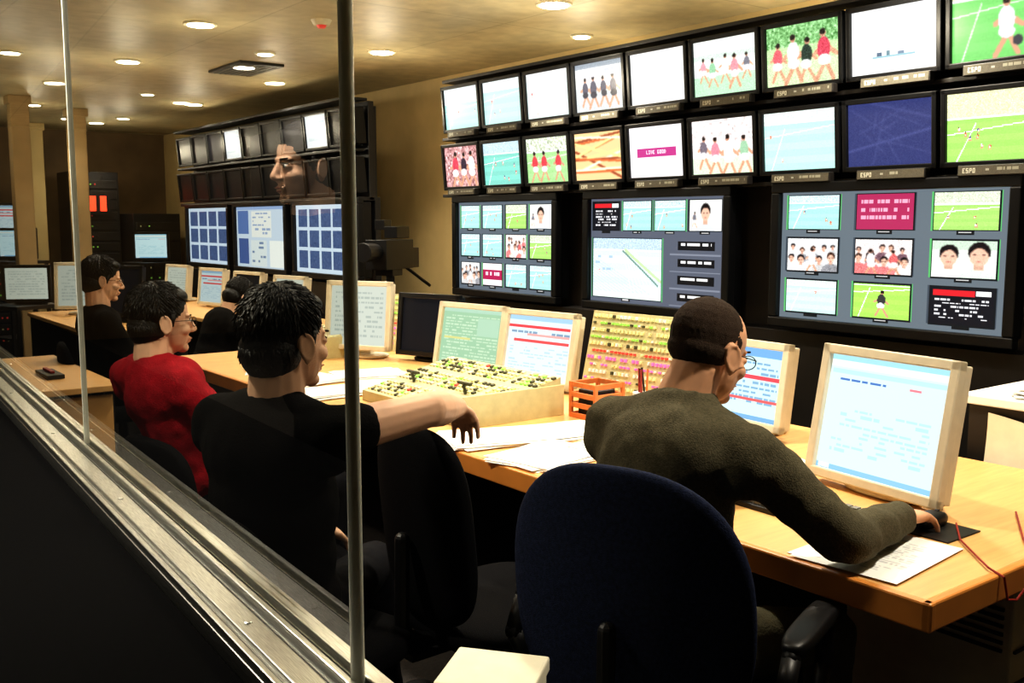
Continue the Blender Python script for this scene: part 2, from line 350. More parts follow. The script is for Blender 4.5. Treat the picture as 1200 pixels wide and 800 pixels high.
# ---------------------------------------------------------------- monitors
WX=3.74
def bankmon(yc,zc,c,mt=M_SCR,w=.425,h=.30,tilt=5):
    e=root('broadcast_monitor',(WX,yc,zc),D(-90))
    g=G(); q=Matrix.Rotation(D(tilt),3,'X')
    b=.022
    g.M=q.to_4x4()
    g.box((0,.05,0),(w-.02,.09,h-.02)); g.box((0,0,h/2-b/2),(w,.03,b)); g.box((0,0,-h/2+b/2),(w,.03,b))
    g.box((w/2-b/2,0,0),(b,.03,h)); g.box((-w/2+b/2,0,0),(b,.03,h)); g.M=Matrix()
    g.box((0,.095,0),(.08,.06,.12))
    g.out('casing',M_FRAME,e,bevel=.004)
    screen('screen',c,w-2*b,h-2*b,mt,e,(0,.0,0),D(tilt))
def smallcv(k):
    c=CV(96,68,(200,225,220))
    if k==0: field(c,(225,240,240),(175,228,220),.35,3,.1)
    elif k==1: field(c,(230,243,243),(185,234,226),.2,3,.1)
    elif k==2: field(c,(245,250,250),(222,242,239),.15,2,.12)
    elif k==3:
        c[:]=(240,240,235); R(c,0,.5,1,1,(205,212,212))
        for x,s in((.2,.8),(.38,.9),(.6,.8),(.8,.9)): runner(c,x,.55,s,(80,80,95),short=(50,50,60))
        R(c,0,0,1,.1,(150,160,170)); R(c,.05,.15,.5,.3,(215,215,222)); R(c,.6,.14,.95,.3,(190,195,205)); blur(c,1); nzs(c,8,1)
    elif k==4: c[:]=(250,250,248); nzs(c,3,2); R(c,.1,.8,.8,.84,(225,230,235))
    elif k==5:
        c[:]=(240,246,240); R(c,0,.25,1,.35,(205,225,210)); R(c,0,.65,1,1,(185,228,190))
        for x,y,s,q in((.15,.5,.6,(235,160,170)),(.3,.55,.7,(150,200,160)),(.5,.5,.7,(250,250,250)),(.66,.55,.8,(240,150,160)),(.85,.5,.6,(120,120,130))): runner(c,x,y,s,q)
        blur(c,1); nzs(c,8,1)
    elif k==6:
        c[:]=(190,228,165); R(c,0,0,1,.35,(130,185,120)); nzs(V(c,0,0,1,.35),30,2); R(c,0,.6,1,1,(205,228,180))
        runner(c,.38,.5,1.1,(250,250,250)); runner(c,.55,.55,1.0,(40,60,50)); runner(c,.8,.5,1.15,(210,75,95),short=(230,240,230)); runner(c,.15,.55,.9,(220,100,110)); blur(c,1); nzs(c,12,1)
    elif k==7:
        c[:]=(248,250,248); R(c,.25,.74,.75,.76,(150,190,200)); R(c,.3,.68,.36,.74,(90,110,130)); R(c,.42,.66,.46,.74,(110,140,150)); R(c,.55,.69,.62,.74,(120,140,160)); dline(c,.3,.3,.7,.5,(225,230,235))
    elif k==8:
        field(c,(230,235,190),(120,205,110),.1,0); runner(c,.55,.5,1.1,(235,235,245),short=(230,230,235)); E(c,.66,.78,.05,.07,(60,60,70)); blur(c,1)
    elif k==9: field(c,(210,220,210),(140,210,120),.4,4,.15)
    elif k==10:
        c[:]=(200,150,150); nzs(c,40,3); runner(c,.3,.5,1.2,(210,70,90)); runner(c,.55,.5,1.1,(50,35,55)); runner(c,.8,.5,1.2,(245,240,240)); blur(c,1); nzs(c,10,1)
    elif k==11: field(c,(190,215,225),(130,205,190),.25,7,.12)
    elif k==12:
        field(c,(215,225,200),(165,215,145),.3,0); nzs(V(c,0,0,1,.3),35,2)
        for x in(.2,.42,.75): runner(c,x,.58,.9,(215,70,80))
        blur(c,1); nzs(c,8,1)
    elif k==13:
        c[:]=(246,205,150)
        for i in range(14): dline(c,0,rng.uniform(0,1),1,rng.uniform(0,1),[(215,110,60),(250,225,150),(160,80,50),(252,244,215)][i%4],3)
        blur(c,2)
    elif k==14: c[:]=(250,245,248); R(c,.14,.42,.86,.60,(190,60,135)); text(c,'LIVE GOOD',30,32,1,(255,235,245))
    elif k==15:
        c[:]=(248,236,234); nzs(V(c,0,0,1,.45),22,3); R(c,0,.7,1,1,(215,235,205)); runner(c,.18,.55,.8,(120,110,120)); runner(c,.38,.6,.9,(240,140,155)); runner(c,.6,.6,1.,(250,250,250)); runner(c,.85,.6,.9,(160,200,165)); blur(c,1); nzs(c,8,1)
    elif k==16: field(c,(225,240,235),(185,234,226),.18,2,.08)
    elif k==17:
        c[:]=(64,72,128); dline(c,0,.75,1,.45,(88,96,155),2); dline(c,.3,0,1,.3,(80,88,145),2)
        for i in range(10): dline(c,rng.uniform(0,.8),rng.uniform(0,1),rng.uniform(.3,1),rng.uniform(0,1),(84,92,148))
        blur(c,2); nzs(c,4,1)
    elif k==18: field(c,(240,238,190),(165,225,110),.35,7,.09)
    elif k==19: field(c,(240,245,245),(170,225,150),.3,4,.1)
    elif k==20: c[:]=(5,5,6)
    elif k==21: c[:]=(235,240,245); R(c,.1,.2,.9,.3,(180,200,220)); R(c,.1,.4,.6,.8,(200,215,225))
    return c
ystart=5.45; pitch=.441
gl=G()
labels=root('monitor_label_strip',(0,0,0))
for r,(zc,base) in enumerate(((2.235,0),(1.86,10))):
    for i in range(10):
        y=ystart-i*pitch
        bankmon(y,zc,smallcv(base+i),M_SCR if base+i!=17 else M_DIM)
        c=CV(90,9,(84,80,68)); nzs(c,4,1); 
        text(c,'ESPN',5,2,1,(200,200,185)); R(c,.36,.3,.40,.6,(160,160,150)); lines(c,.5,.25,.95,.9,1,(150,150,135))
        s=screen('label_print',c,.30,.034,M_PRINT,labels,(0,0,0)); s.location=(WX-.032,y-.03,zc-.166); s.rotation_euler=(0,0,D(-90))
        gl.box((WX-.012,y-.03,zc-.166),(.035,.31,.04))
gl.out('label_plates',M_DARK,labels,bevel=.003)
sr=root('monitor_support_rack',(3.9,0,0))
g=G()
g.box((0,3.35,2.05),(.05,4.75,.72)); 
for z in (2.43,2.05,1.675): g.box((-.075,3.35,z),(.11,4.75,.02))
for y in (1.2,2.4,3.6,4.8,5.7): g.box((.05,y,1.7),(.05,.05,1.4))
g.box((.06,3.35,1.32),(.04,4.75,.75),m=1)
g.box((.03,3.35,.5),(.25,4.75,1.0),m=0)
g.out('frame',[M_DARK,M_WALLK],sr,bevel=.003)
sr2=root('monitor_support_rack',(3.9,0,0))
g=G()
g.box((0,8.85,2.05),(.05,3.85,.76)); g.box((.05,8.85,1.32),(.05,3.85,.75)); g.box((.03,8.85,.5),(.25,3.85,1.0))
for y in (7.0,8,9.3,10.7): g.box((.05,y,1.7),(.05,.05,1.4))
g.box((-.13,8.85,2.44),(.2,3.85,.02)); g.box((-.13,8.85,2.055),(.14,3.85,.02)); g.box((-.08,8.85,1.68),(.2,3.85,.03))
g.out('frame',M_BLACK,sr2,bevel=.003)
for r,zc in enumerate((2.235,1.86)):
    for i in range(9):
        y=7.1+i*.441
        bankmon(y,zc,smallcv(21 if (r==0 and i in(1,5)) else 20),M_SCR)

def plasma(yc,zc,c,w=1.08,h=.65,b=.045,name='plasma_display',x=None):
    e=root(name,(x or WX,yc,zc),D(-90))
    g=G(); g.box((0,.06,0),(w-.06,.1,h-.06)); g.box((0,.0,h/2-b/2),(w,.05,b)); g.box((0,.0,-h/2+b/2),(w,.05,b))
    g.box((w/2-b/2,0,0),(b,.05,h-2*b)); g.box((-w/2+b/2,0,0),(b,.05,h-2*b)); g.box((0,.12,0),(.5,.05,.3))
    g.out('casing',M_FRAME,e,bevel=.006)
    screen('screen',c,w-2*b+.002,h-2*b+.002,M_SCRP,e,(0,.005,0))
BG=(104,115,123)
def thumb(c,x0,y0,x1,y1,fn,tag=True,bord=None):
    if bord: R(c,x0-.012,y0-.01,x1+.012,y1+.01,bord)
    R(c,x0-.006,y0-.01,x1+.006,y1+.012,(20,26,30)); v=V(c,x0,y0,x1,y1); fn(v)
    if tag:
        R(c,(x0+x1)/2-.035,y1+.012,(x0+x1)/2+.035,y1+.035,(22,26,28)); lines(c,(x0+x1)/2-.025,y1+.014,(x0+x1)/2+.025,y1+.034,1,(200,200,200))
def f_cy(v): field(v,(205,230,235),(170,227,217),.2,3,.12)
def f_gr(v): field(v,(215,225,200),(168,217,116),.3,3,.12)
def f_pl(v): field(v,(150,200,90),(170,222,100),.02,0); runner(v,.5,.5,1.,(60,60,60))
def f_tx(v):
    v[:]=(175,50,95); lines(v,.08,.15,.92,.85,3,(235,170,195)); 
def f_tx2(v):
    v[:]=(245,235,240); R(v,0,.3,1,.75,(175,35,85)); lines(v,.1,.4,.9,.7,1,(250,225,235))
def f_po(v): v[:]=(238,240,236); bust(v,.5,.4,1.3,(215,220,225)); runner(v,.15,.6,.7,(120,120,130)); blur(v,1)
def f_2p(v):
    v[:]=(236,242,232); R(v,0,0,1,.25,(200,222,200)); bust(v,.27,.40,1.3,(250,250,245)); bust(v,.74,.36,1.45,(218,236,220)); blur(v,1); nzs(v,6,1)
def f_cr(v): group(v,(240,228,225),[(225,130,130),(250,245,240),(120,90,100)],5,.5); runner(v,.3,.6,1,(250,250,250)); runner(v,.7,.6,1,(220,110,110)); blur(v,1); nzs(v,12,1)
def f_gy(v): group(v,(232,234,234),[(205,205,205),(240,240,240),(150,150,155)],5,.5); runner(v,.5,.6,1,(240,240,240)); blur(v,1); nzs(v,12,1)
def f_tb(v):
    v[:]=(22,24,32); R(v,.05,.06,.7,.22,(215,40,50)); lines(v,.08,.3,.92,.9,6,(225,225,230),.6); R(v,.72,.05,.95,.2,(240,240,240))
c=CV(260,146,BG)
fs=[[f_cy,f_tx,f_gr],[f_gy,f_cr,f_2p],[lambda v:field(v,(225,240,235),(200,237,228),.15,1,.1),f_pl,f_tb]]
for j in range(3):
    for i in range(3):
        x0=.035+i*.335;y0=.03+j*.33
        thumb(c,x0,y0,x0+.25,y0+.255,fs[j][i],True,(95,185,110) if (i,j)in((0,0),(0,2),(2,0),(2,1),(1,2)) else (70,80,90))
plasma(2.365,1.35,c,1.13)
c=CV(230,126,(92,98,112))
tf=[f_tb,f_cy,f_cy,f_po]
for i in range(4): thumb(c,.02+i*.245,.03,.02+i*.245+.215,.3,tf[i],True,(90,170,110) if i in(1,2) else (60,66,76))
def f_big(v):
    field(v,(190,212,230),(212,238,243),.18,1,.08,False)
    for k in range(12): dline(v,.0,.3+.05*k,.9,.95+.05*k,(200,229,238))
    for k in range(7): dline(v,.45+.03*k,.2,.6+.06*k,.98,(228,246,246))
    dline(v,.45,.2,.95,.75,(120,150,140),2); dline(v,.48,.18,.99,.68,(195,218,170),3); R(v,.0,.9,1,1,(225,240,235)); lines(v,.03,.18,.3,.6,4,(170,195,215),.5)
thumb(c,.02,.38,.56,.95,f_big,True,(90,170,110))
for j in range(4):
    y=.40+j*.155; R(c,.68,y,.93,y+.075,(18,20,24)); lines(c,.70,y+.015,.91,y+.07,1,(235,235,235),.95); R(c,.62,y+.11,.97,y+.12,(130,136,150))
plasma(3.70,1.345,c,1.06)
c=CV(230,126,(96,106,116))
tf=[f_cy,f_cy,f_gr,f_po, f_cy,f_cy,f_cr,f_gr, f_gy,f_tx2,f_cy,f_cy]
for j in range(3):
    for i in range(4):
        x0=.03+i*.245;y0=.04+j*.325
        thumb(c,x0,y0,x0+.205,y0+.25,tf[j*4+i],True,(110,190,120) if (i+j)%3==0 else (60,70,76))
plasma(5.0,1.345,c,1.08)
def blueg(kind):
    c=CV(140,80,(205,222,238))
    if kind==1:
        c[:]=(198,214,228); R(c,.0,.0,1,.05,(150,175,215)); R(c,.32,.08,.72,.5,(228,232,226)); lines(c,.34,.1,.7,.48,6,(150,170,200),.6)
        R(c,.03,.06,.26,.45,(90,120,175)); R(c,.3,.55,.62,.97,(215,225,225)); R(c,.68,.55,.98,.97,(235,240,235)); R(c,.04,.52,.25,.95,(70,95,150)); lines(c,.32,.58,.6,.95,5,(120,140,170),.5)
        return c
    cols=5 if kind==2 else 4
    for j in range(3):
        for i in range(cols):
            x0=.04+i*.95/cols;y0=.06+j*.31
            R(c,x0,y0,x0+.78/cols,y0+.26,(70,92,135)); nzs(V(c,x0,y0,x0+.78/cols,y0+.26),6,2)
    return c
plasma(7.42,1.36,blueg(2),1.2); plasma(8.74,1.36,blueg(1),1.2); plasma(10.05,1.36,blueg(0),1.2)

def deskmon(name,loc,az,c,w=.47,h=.375,tilt=10,zb=.05,casem=None,mt=M_SCR,b=.028):
    casem=casem or M_BEIGE
    e=root(name,loc,D(90-az)+D(90))
    g=G(); M=Matrix.Translation((0,0,zb))@Matrix.Rotation(D(-tilt),4,'X')@Matrix.Translation((0,0,h/2)); g.M=M
    g.box((0,.03,0),(w-.02,.045,h-.02)); g.box((0,.0,h/2-b/2),(w,.03,b)); g.box((0,.0,-h/2+b/2),(w,.03,b)); g.box((w/2-b/2,0,0),(b,.03,h)); g.box((-w/2+b/2,0,0),(b,.03,h))
    g.M=Matrix(); g.box((0,.09,zb*.5+.07),(.09,.04,zb+.14)); g.sup((0,.09,.012),(.13,.09,.012),.5,.7)
    g.out('casing',casem,e,bevel=.006)
    s=screen('screen',c,w-2*b+.002,h-2*b+.002,mt,e); s.matrix_local=M@Matrix.Translation((0,.002,0))
def pcv(k):
    c=CV(140,106,(200,236,242))
    if k==0:
        c[:]=(204,234,239); R(c,0,0,1,.05,(160,210,228)); R(c,0,.05,1,.1,(225,235,230)); R(c,.02,.12,.98,.16,(180,220,228))
        lines(c,.03,.2,.5,.24,1,(80,120,185)); lines(c,.55,.2,.95,.24,1,(220,130,140),.5)
        lines(c,.1,.45,.9,.85,9,(176,216,226),.6); R(c,.0,.95,1,1,(140,190,220)); R(c,.02,.955,.12,.99,(235,240,240))
    elif k==1:
        R(c,0,0,1,.12,(120,170,225)); lines(c,.05,.2,.95,.8,9,(130,170,200),.8); R(c,0,.38,1,.43,(225,80,90)); R(c,0,.7,1,.74,(225,100,100)); R(c,0,.93,1,1,(120,170,210))
    elif k==2:
        c[:]=(210,231,235); R(c,0,0,1,.08,(160,195,218)); R(c,0,.15,.95,.2,(225,75,80)); R(c,.1,.38,.95,.42,(225,85,85)); lines(c,.05,.25,.95,.32,1,(130,155,178)); lines(c,.05,.5,.95,.9,8,(180,205,220),.5); R(c,.3,.28,.95,.32,(235,165,160))
    elif k==3:
        c[:]=(172,213,176); R(c,0,0,1,.07,(190,225,200)); lines(c,.05,.12,.95,.95,16,(210,237,205),.75); R(c,.05,.5,.5,.54,(225,225,150)); R(c,.6,.15,.95,.45,(190,225,196))
    elif k==4: c[:]=(215,222,208); lines(c,.08,.1,.92,.9,10,(185,195,185),.8)
    elif k==5: c[:]=(18,20,24)
    return c
DZ=.75
deskmon('computer_monitor',(2.39,1.525,DZ),-82,pcv(0),.455,.385,10,.02)
deskmon('computer_monitor',(2.76,2.31,DZ),-86,pcv(1),.44,.31,8,.03)
deskmon('computer_monitor',(2.78,3.49,DZ),-97,pcv(2),.46,.34,10,.015)
deskmon('computer_monitor',(2.76,4.0,DZ),-98,pcv(3),.48,.34,10,.015,mt=M_DIM)
deskmon('computer_monitor',(2.62,4.85,DZ),-118,pcv(4),.42,.38,6,.05,mt=M_DIM)
deskmon('computer_monitor',(2.85,4.5,DZ),-108,pcv(5),.42,.34,6,.03,casem=M_BLACK)

# ---------------------------------------------------------------- desk
dk=root('operator_desk',(0,0,0))
g=G(); g.box((2.435,3.3,.732),(1.23,4.56,.036)); g.out('tabletop',M_WOOD,dk,bevel=.004)
g=G(); g.box((1.812,3.3,.72),(.022,4.6,.062)); g.box((2.435,1.012,.72),(1.268,.022,.062)); g.out('edge_band',M_WOODE,dk,bevel=.005)
g=G(); g.box((2.98,3.3,.36),(.03,4.5,.71)); g.box((2.4,5.5,.36),(1.1,.03,.71)); g.box((2.4,3.1,.36),(1.0,.03,.71))
g.out('panels',M_DARK,dk)
ped=root('desk_pedestal_cabinet',(2.62,1.28,0)); g=G(); g.box((0,0,.35),(.7,.44,.685)); g.out('body',M_BEIGE,ped,bevel=.006)
g=G()
for k in(-.18,.12):
    for i in range(5): g.box((k,-.223,.62-i*.022),(.2,.006,.008))
for z in(.2,.42,.5): g.box((0,-.223,z),(.68,.006,.006))
for i in range(6): g.box((-.353,-.1,.6-i*.02),(.006,.2,.008))
g.out('vents',M_DARK,ped)

def mixer(loc,w,dp,rz=-90):
    e=root('vision_mixer_console',loc,D(rz)); g=G()
    g.prism([(-dp/2,.0),(dp/2,0),(dp/2,.15),(-dp/2,.045)],-w/2,w/2,0)
    a=math.atan2(.105,dp); q=Matrix.Rotation(a,3,'X')
    for i in range(int(w/.027)):
        for j in range(int(dp/.031)):
            y=-dp/2+.025+j*.031; x=-w/2+.025+i*.027
            z=.045+(y+dp/2)*.105/dp+.003
            if j in (4,9) or i%11==10: continue
            m=random.choices([1,2,3,4,5],[4,1.,.12,3,3.])[0]
            g.box((x,y,z),(.016,.017,.010),q,m)
    for k in(.2,.7): 
        x=-w/2+w*k; g.box((x,-dp/2+.16,.125),(.09,.012,.012),q,5); g.box((x,-dp/2+.16,.10),(.01,.01,.05),q,5)
    g.box((w/2-.002,0,.06),(.02,dp+.02,.12),m=0)
    g.out('body_and_keys',[M_BEIGE2,M_YELK,M_GREENK,M_REDK,M_BEIGE,M_DKEY],e,bevel=.002)
mixer((2.25,3.32,DZ),.76,.46); mixer((2.45,5.2,DZ),.5,.4)
def keypanel(loc,w,h,az):
    e=root('intercom_key_panel',loc,D(180-az)); g=G(); M=Matrix.Rotation(D(-14),4,'X')@Matrix.Translation((0,0,h/2)); g.M=M
    g.box((0,.03,0),(w,.06,h),m=0)
    rows=int(h/.03)
    for j in range(rows):
        z=h/2-.022-j*.03
        m={0:1,1:2,2:1,3:2,4:1,5:4,6:3,7:3,8:5,9:3}.get(j,1)
        for i in range(int(w/.021)):
            x=-w/2+.02+i*.021
            if random.random()<.1: continue
            g.box((x,-.004,z),(.012,.010,.009 if j%2 else .014),m=m if random.random()<.65 else random.choice([6,1,5]))
    g.M=Matrix(); g.box((0,.08,.05),(w*.8,.1,.1),m=0)
    g.out('panel_and_keys',[M_BEIGE2,M_YELK,M_GREENK,M_PINKK,M_REDK,M_WHITE,M_DKEY],e,bevel=.0015)
keypanel((2.84,2.97,DZ),.5,.38,-95); keypanel((2.88,5.2,DZ),.44,.34,-105)

def papers(name,loc,rz,n=5,w=.21,h=.297,sp=.02,m=None):
    e=root(name,loc,D(rz)); g=G()
    for i in range(n): g.box((random.uniform(-sp,sp),random.uniform(-sp,sp),.0015+i*.0022),(w,h,.002),Matrix.Rotation(D(random.uniform(-12,12)),3,'Z'))
    g.out('sheets',m or M_PAPER,e)
    c=CV(44,60,(250,249,244)); lines(c,.12,.1,.88,.9,18,(215,215,215),.6)
    screen('top_sheet',c,w,h,M_PRINT,e,(0,0,n*.0022+.003),0,flat=True)
for x,y,r,n_ in [(2.0,2.74,70,6),(1.99,2.42,100,5),(2.25,2.68,80,4),(2.27,2.36,95,6),(2.12,2.05,92,3),(2.5,2.55,75,2),(2.0,3.92,85,6),(2.32,3.95,60,3),(2.05,4.3,100,5),(2.38,4.3,80,4),(2.45,2.0,70,4),(2.52,2.3,85,5),(2.1,4.7,75,4),(1.99,1.24,96,1)]: papers('paper_stack',(x,y,DZ),r,n=n_,w=.25,h=.33)
e=root('orange_desk_basket',(2.56,2.82,DZ)); g=G()
for z in(.01,.05,.09,.13):
    for a in((-.07,0),(.07,0)): g.box((a[0],0,z),(.01,.14,.02))
    for a in((0,-.07),(0,.07)): g.box((0,a[1],z),(.14,.01,.02))
for x in(-.07,.07):
    for y in(-.07,.07): g.box((x,y,.07),(.014,.014,.14))
g.box((0,0,.006),(.14,.14,.01)); g.box((0,0,.06),(.1,.1,.1),m=1)
g.out('slats',[M_ORANGE,M_DARK],e,bevel=.002)
e=root('pen_holder',(2.69,2.7,DZ)); g=G(); g.cyl((0,0,0),(0,0,.1),.035,.04,18)
for i in range(5): g.cyl((random.uniform(-.015,.015),random.uniform(-.015,.015),.05),(random.uniform(-.04,.04),random.uniform(-.04,.04),.19),.004,.004,8,1+i%3)
g.out('cup_and_pens',[M_WHITE,M_RED,M_DARK,M_ORANGE],e)
e=root('computer_keyboard',(2.12,1.55,DZ),D(-92)); g=G(); g.prism([(-.08,0),(.08,0),(.08,.028),(-.08,.014)],-.22,.22)
for i in range(18):
    for j in range(5): g.box((-.2+i*.0235,-.06+j*.029,.02+j*.0026),(.019,.022,.012),m=1)
g.out('body_and_keys',[M_BLACK,M_GREY],e,bevel=.002)
e=root('mouse_pad',(2.26,1.26,DZ)); g=G(); g.box((0,0,.002),(.15,.16,.004)); g.out('pad',M_DARK,e,bevel=.001)
e=root('computer_mouse',(2.28,1.28,DZ+.004),D(0)); g=G(); g.sup((0,0,.014),(.055,.03,.018),.7,.8); g.cyl((.03,0,.028),(.03,.0,.034),.006,.006,10)
g.out('shell',M_BLACK,e,smooth=True)
e=root('red_cable',(0,0,0)); g=G()
pts=[(2.33,1.24,.758),(2.22,1.17,.757),(2.14,1.09,.757),(2.08,1.03,.758),(2.07,.99,.75),(2.08,.985,.70),(2.12,.985,.69),(2.18,.985,.72),(2.22,1.0,.757),(2.34,1.08,.757),(2.55,1.2,.757)]
g.tube(pts,.0025,seg=6); g.out('wire',M_RED,e)

e=root('side_cabinet',(3.38,1.22,0)); g=G(); g.box((0,0,.46),(.5,.85,.92)); g.box((0,0,.93),(.54,.9,.03),m=1); g.out('body',[M_DARK,M_PAPER],e,bevel=.004)
e=root('hanging_paper_sheet',(3.09,1.33,.66)); g=G()
n=10
vs=[];fs_=[]
for i in range(n+1):
    for j in range(n+1):
        y=-.24+.48*i/n; z=-.24+.48*j/n; vs.append((.015*math.sin(i*.9)-.015*math.sin(j*.5),y,z*(1-.12*math.sin(i/n*3))))
for i in range(n):
    for j in range(n): a=i*(n+1)+j; fs_.append((a,a+1,a+n+2,a+n+1))
g.add(vs,fs_); g.out('sheet',M_CREAM,e,smooth=True)
papers('paper_stack',(3.3,1.4,.945),20,12)
e=root('storage_box',(1.03,1.41,0),D(38)); g=G(); g.box((0,0,.33),(.15,.17,.66)); g.box((0,0,.67),(.16,.18,.03),m=0); g.box((0,-.088,.5),(.06,.01,.03),m=1); g.out('carton',[M_CREAM,M_DARK],e,bevel=.006)

# far desks and background
dk=root('side_table',(1.12,5.4,0)); g=G(); g.box((0,0,.735),(.42,1.3,.03))
for x in(-.17,.17):
    for y in(-.58,.58): g.box((x,y,.36),(.04,.04,.72),m=1)
g.box((0,.6,.4),(.36,.02,.6),m=0);g.box((0,-.6,.4),(.36,.02,.6),m=0)
g.out('top_and_legs',[M_WOOD,M_DARK],dk,bevel=.004)
e=root('pen_tray',(1.12,5.2,.75)); g=G(); g.box((0,0,.012),(.08,.25,.02)); g.box((0,.02,.028),(.02,.16,.012),m=1); g.out('tray',[M_DARK,M_RED],e,bevel=.002)
dk=root('rear_desk',(3.15,8.4,0)); g=G(); g.box((0,0,.735),(.75,3.6,.03)); g.box((.3,0,.36),(.03,3.5,.72),m=1); g.box((0,-1.75,.36),(.7,.03,.72),m=1); g.box((0,1.75,.36),(.7,.03,.72),m=1); g.out('top_and_panels',[M_WOOD,M_DARK],dk,bevel=.004)
for y,k in((7.0,4),(7.8,5),(8.6,2),(9.5,4)): deskmon('computer_monitor',(3.2,y,DZ),-100,pcv(k),.42,.33,6,.02,mt=M_DIM)
papers('paper_stack',(2.95,7.4,DZ),80)
dk=root('back_row_table',(2.15,8.1,0)); g=G(); g.box((0,0,.735),(.7,1.9,.03)); g.box((0,-.93,.36),(.66,.03,.72),m=1); g.box((0,.93,.36),(.66,.03,.72),m=1); g.out('top_and_sides',[M_WOOD,M_DARK],dk,bevel=.004)
deskmon('computer_monitor',(2.15,7.7,DZ),-130,pcv(5),.42,.38,6,.05,mt=M_DIM,casem=M_BLACK)
deskmon('computer_monitor',(2.1,8.5,DZ),-150,pcv(4),.42,.38,6,.05,mt=M_DIM)
for x,y,m in((1.35,9.6,M_WALLG),(2.05,10.2,M_WALLM),(2.75,11.0,M_WALLM),(2.75,12.9,M_WALLG)):
    e=root('column',(x,y,0)); g=G(); g.box((0,0,CEIL/2),(.16,.16,CEIL)); g.box((0,0,.08),(.2,.2,.16)); g.box((0,0,CEIL-.04),(.2,.2,.08)); g.out('shaft',m,e,bevel=.01)
for x,y,hh in((1.75,13.0,2.1),(2.25,12.4,1.35),(3.35,13.0,2.1),(3.95,12.6,1.6),(1.6,11.2,1.2)):
    e=root('equipment_rack',(x,y,0)); g=G(); g.box((0,0,hh/2),(.56,.6,hh))
    for i in range(int((hh-.2)/.125)):
        g.box((0,-.305,.2+i*.125),(.5,.02,.1),m=1)
        for k in range(5): g.box((-.2+k*.05,-.318,.2+i*.125),(.018,.008,.018),m=random.choice([2,3,4,1]))
    g.out('cabinet',[M_BLACK,M_DARK,M_GREENK,M_REDK,M_YELK],e,bevel=.004)
deskmon('computer_monitor',(1.6,11.1,1.2),-160,pcv(0),.42,.34,0,.02,casem=M_BLACK)
deskmon('computer_monitor',(2.25,12.3,1.35),-160,pcv(2),.42,.34,0,.02,casem=M_BLACK)
e=root('red_neon_sign',(3.3,12.64,1.72)); g=G(); g.box((0,0,0),(.42,.04,.26),m=1); 
for k in range(3): g.box((-.12+k*.12,-.025,0),(.07,.02,.18),m=0)
g.out('sign',[M_REDLAMP,M_BLACK],e)
for x,y,z,k in((3.6,11.5,1.05,0),(1.85,9.3,.8,4),(2.2,11.4,1.1,0)):
    e=root('monitor_cart',(x,y,0),D(20)); g=G(); g.box((0,0,z-.015),(.45,.45,.03)); 
    for a in(-.2,.2):
        for b in(-.2,.2): g.box((a,b,(z-.03)/2),(.03,.03,z-.03))
    g.box((0,0,.3),(.42,.42,.02)); g.out('cart',M_DARK,e)
    deskmon('computer_monitor',(x,y-.05,z),-150,pcv(k),.4,.32,0,.02,casem=M_BLACK)
e=root('studio_camera_pedestal',(3.5,5.98,0),D(-60)); g=G()
for k in range(3):
    t=k*2.094; g.tube([(0,0,.75),(.28*math.cos(t),.28*math.sin(t),.03)],.018)
g.cyl((0,0,.6),(0,0,1.15),.035,.03); g.box((0,0,1.28),(.16,.38,.2)); g.cyl((0,-.19,1.3),(0,-.36,1.3),.055,.065); g.box((0,.1,1.43),(.1,.18,.08)); g.box((-.11,.1,1.48),(.08,.1,.07)); g.tube([(.05,.1,1.2),(.12,.35,1.05)],.012); g.box((0,-.02,1.16),(.14,.14,.05))
g.box((0,.25,1.25),(.12,.12,.14))
g.out('camera_body',M_BLACK,e,bevel=.006)

# ---------------------------------------------------------------- office chairs
def chair(loc,az,top=1.0,bw=.24,m=M_CHAIR,arms=True,bh=.26,ex=.62):
    e=root('office_chair',(loc[0],loc[1],0),D(90-az))
    g=G(); g.sup((0,0,.455),(.25,.245,.045),.5,.5,nu=40,nv=16); g.out('seat',m,e,smooth=True)
    g=G(); q=Matrix.Rotation(D(-6),3,'Y'); g.sup((-.27,0,top-bh),(.035,bw,bh),ex,ex,q,nu=56,nv=30,bend=.55); g.out('backrest',m,e,smooth=True)
    g=G(); g.box((-.2,0,.41),(.25,.08,.02)); g.tube([(-.2,0,.41),(-.33,0,.46),(-.325,0,top-bh-.03)],.02)
    g.cyl((0,0,.09),(0,0,.42),.03,.025); g.cyl((0,0,.09),(0,0,.26),.04,.04); g.box((0,0,.415),(.3,.2,.025))
    for k in range(5):
        t=k*2*math.pi/5+.3; p=Vector((.29*math.cos(t),.29*math.sin(t),.075)); g.cap((0,0,.1),.03,p,.018)
        s=Vector((-math.sin(t),math.cos(t),0)); 
        for sg in(-1,1): g.cyl(p+s*.012*sg-Vector((0,0,.045)),p+s*.03*sg-Vector((0,0,.045)),.03,.03,16)
    g.out('base_and_casters',M_BLACK,e,bevel=.002)
    if arms:
        g=G()
        for sg in(-1,1):
            pts=[(.05,.2*sg,.42),(.06,.3*sg,.43),(.1,.31*sg,.55),(.12,.31*sg,.64),(.02,.31*sg,.665),(-.14,.31*sg,.65),(-.18,.31*sg,.58),(-.14,.3*sg,.5),(-.02,.29*sg,.44)]
            g.tube(pts,.02); g.sup((0,.31*sg,.67),(.15,.032,.018),.6,.6)
        g.out('armrests',M_BLACK,e,smooth=True)
chair((1.59,1.49),70,1.03,.27,M_CHAIR,True,.30,.8)
chair((1.57,2.10),88,1.0,.19,M_CHAIRB,False)
chair((1.0,2.2),70,.88,.21,M_CHAIRB,False,.23)
chair((1.27,3.32),80,.80,.22,M_CHAIRB,False,.2)
chair((1.60,5.72),100,.85,.22,M_CHAIRB,False)
chair((2.42,6.5),95,.75,.2,M_CHAIRB,False,.2)

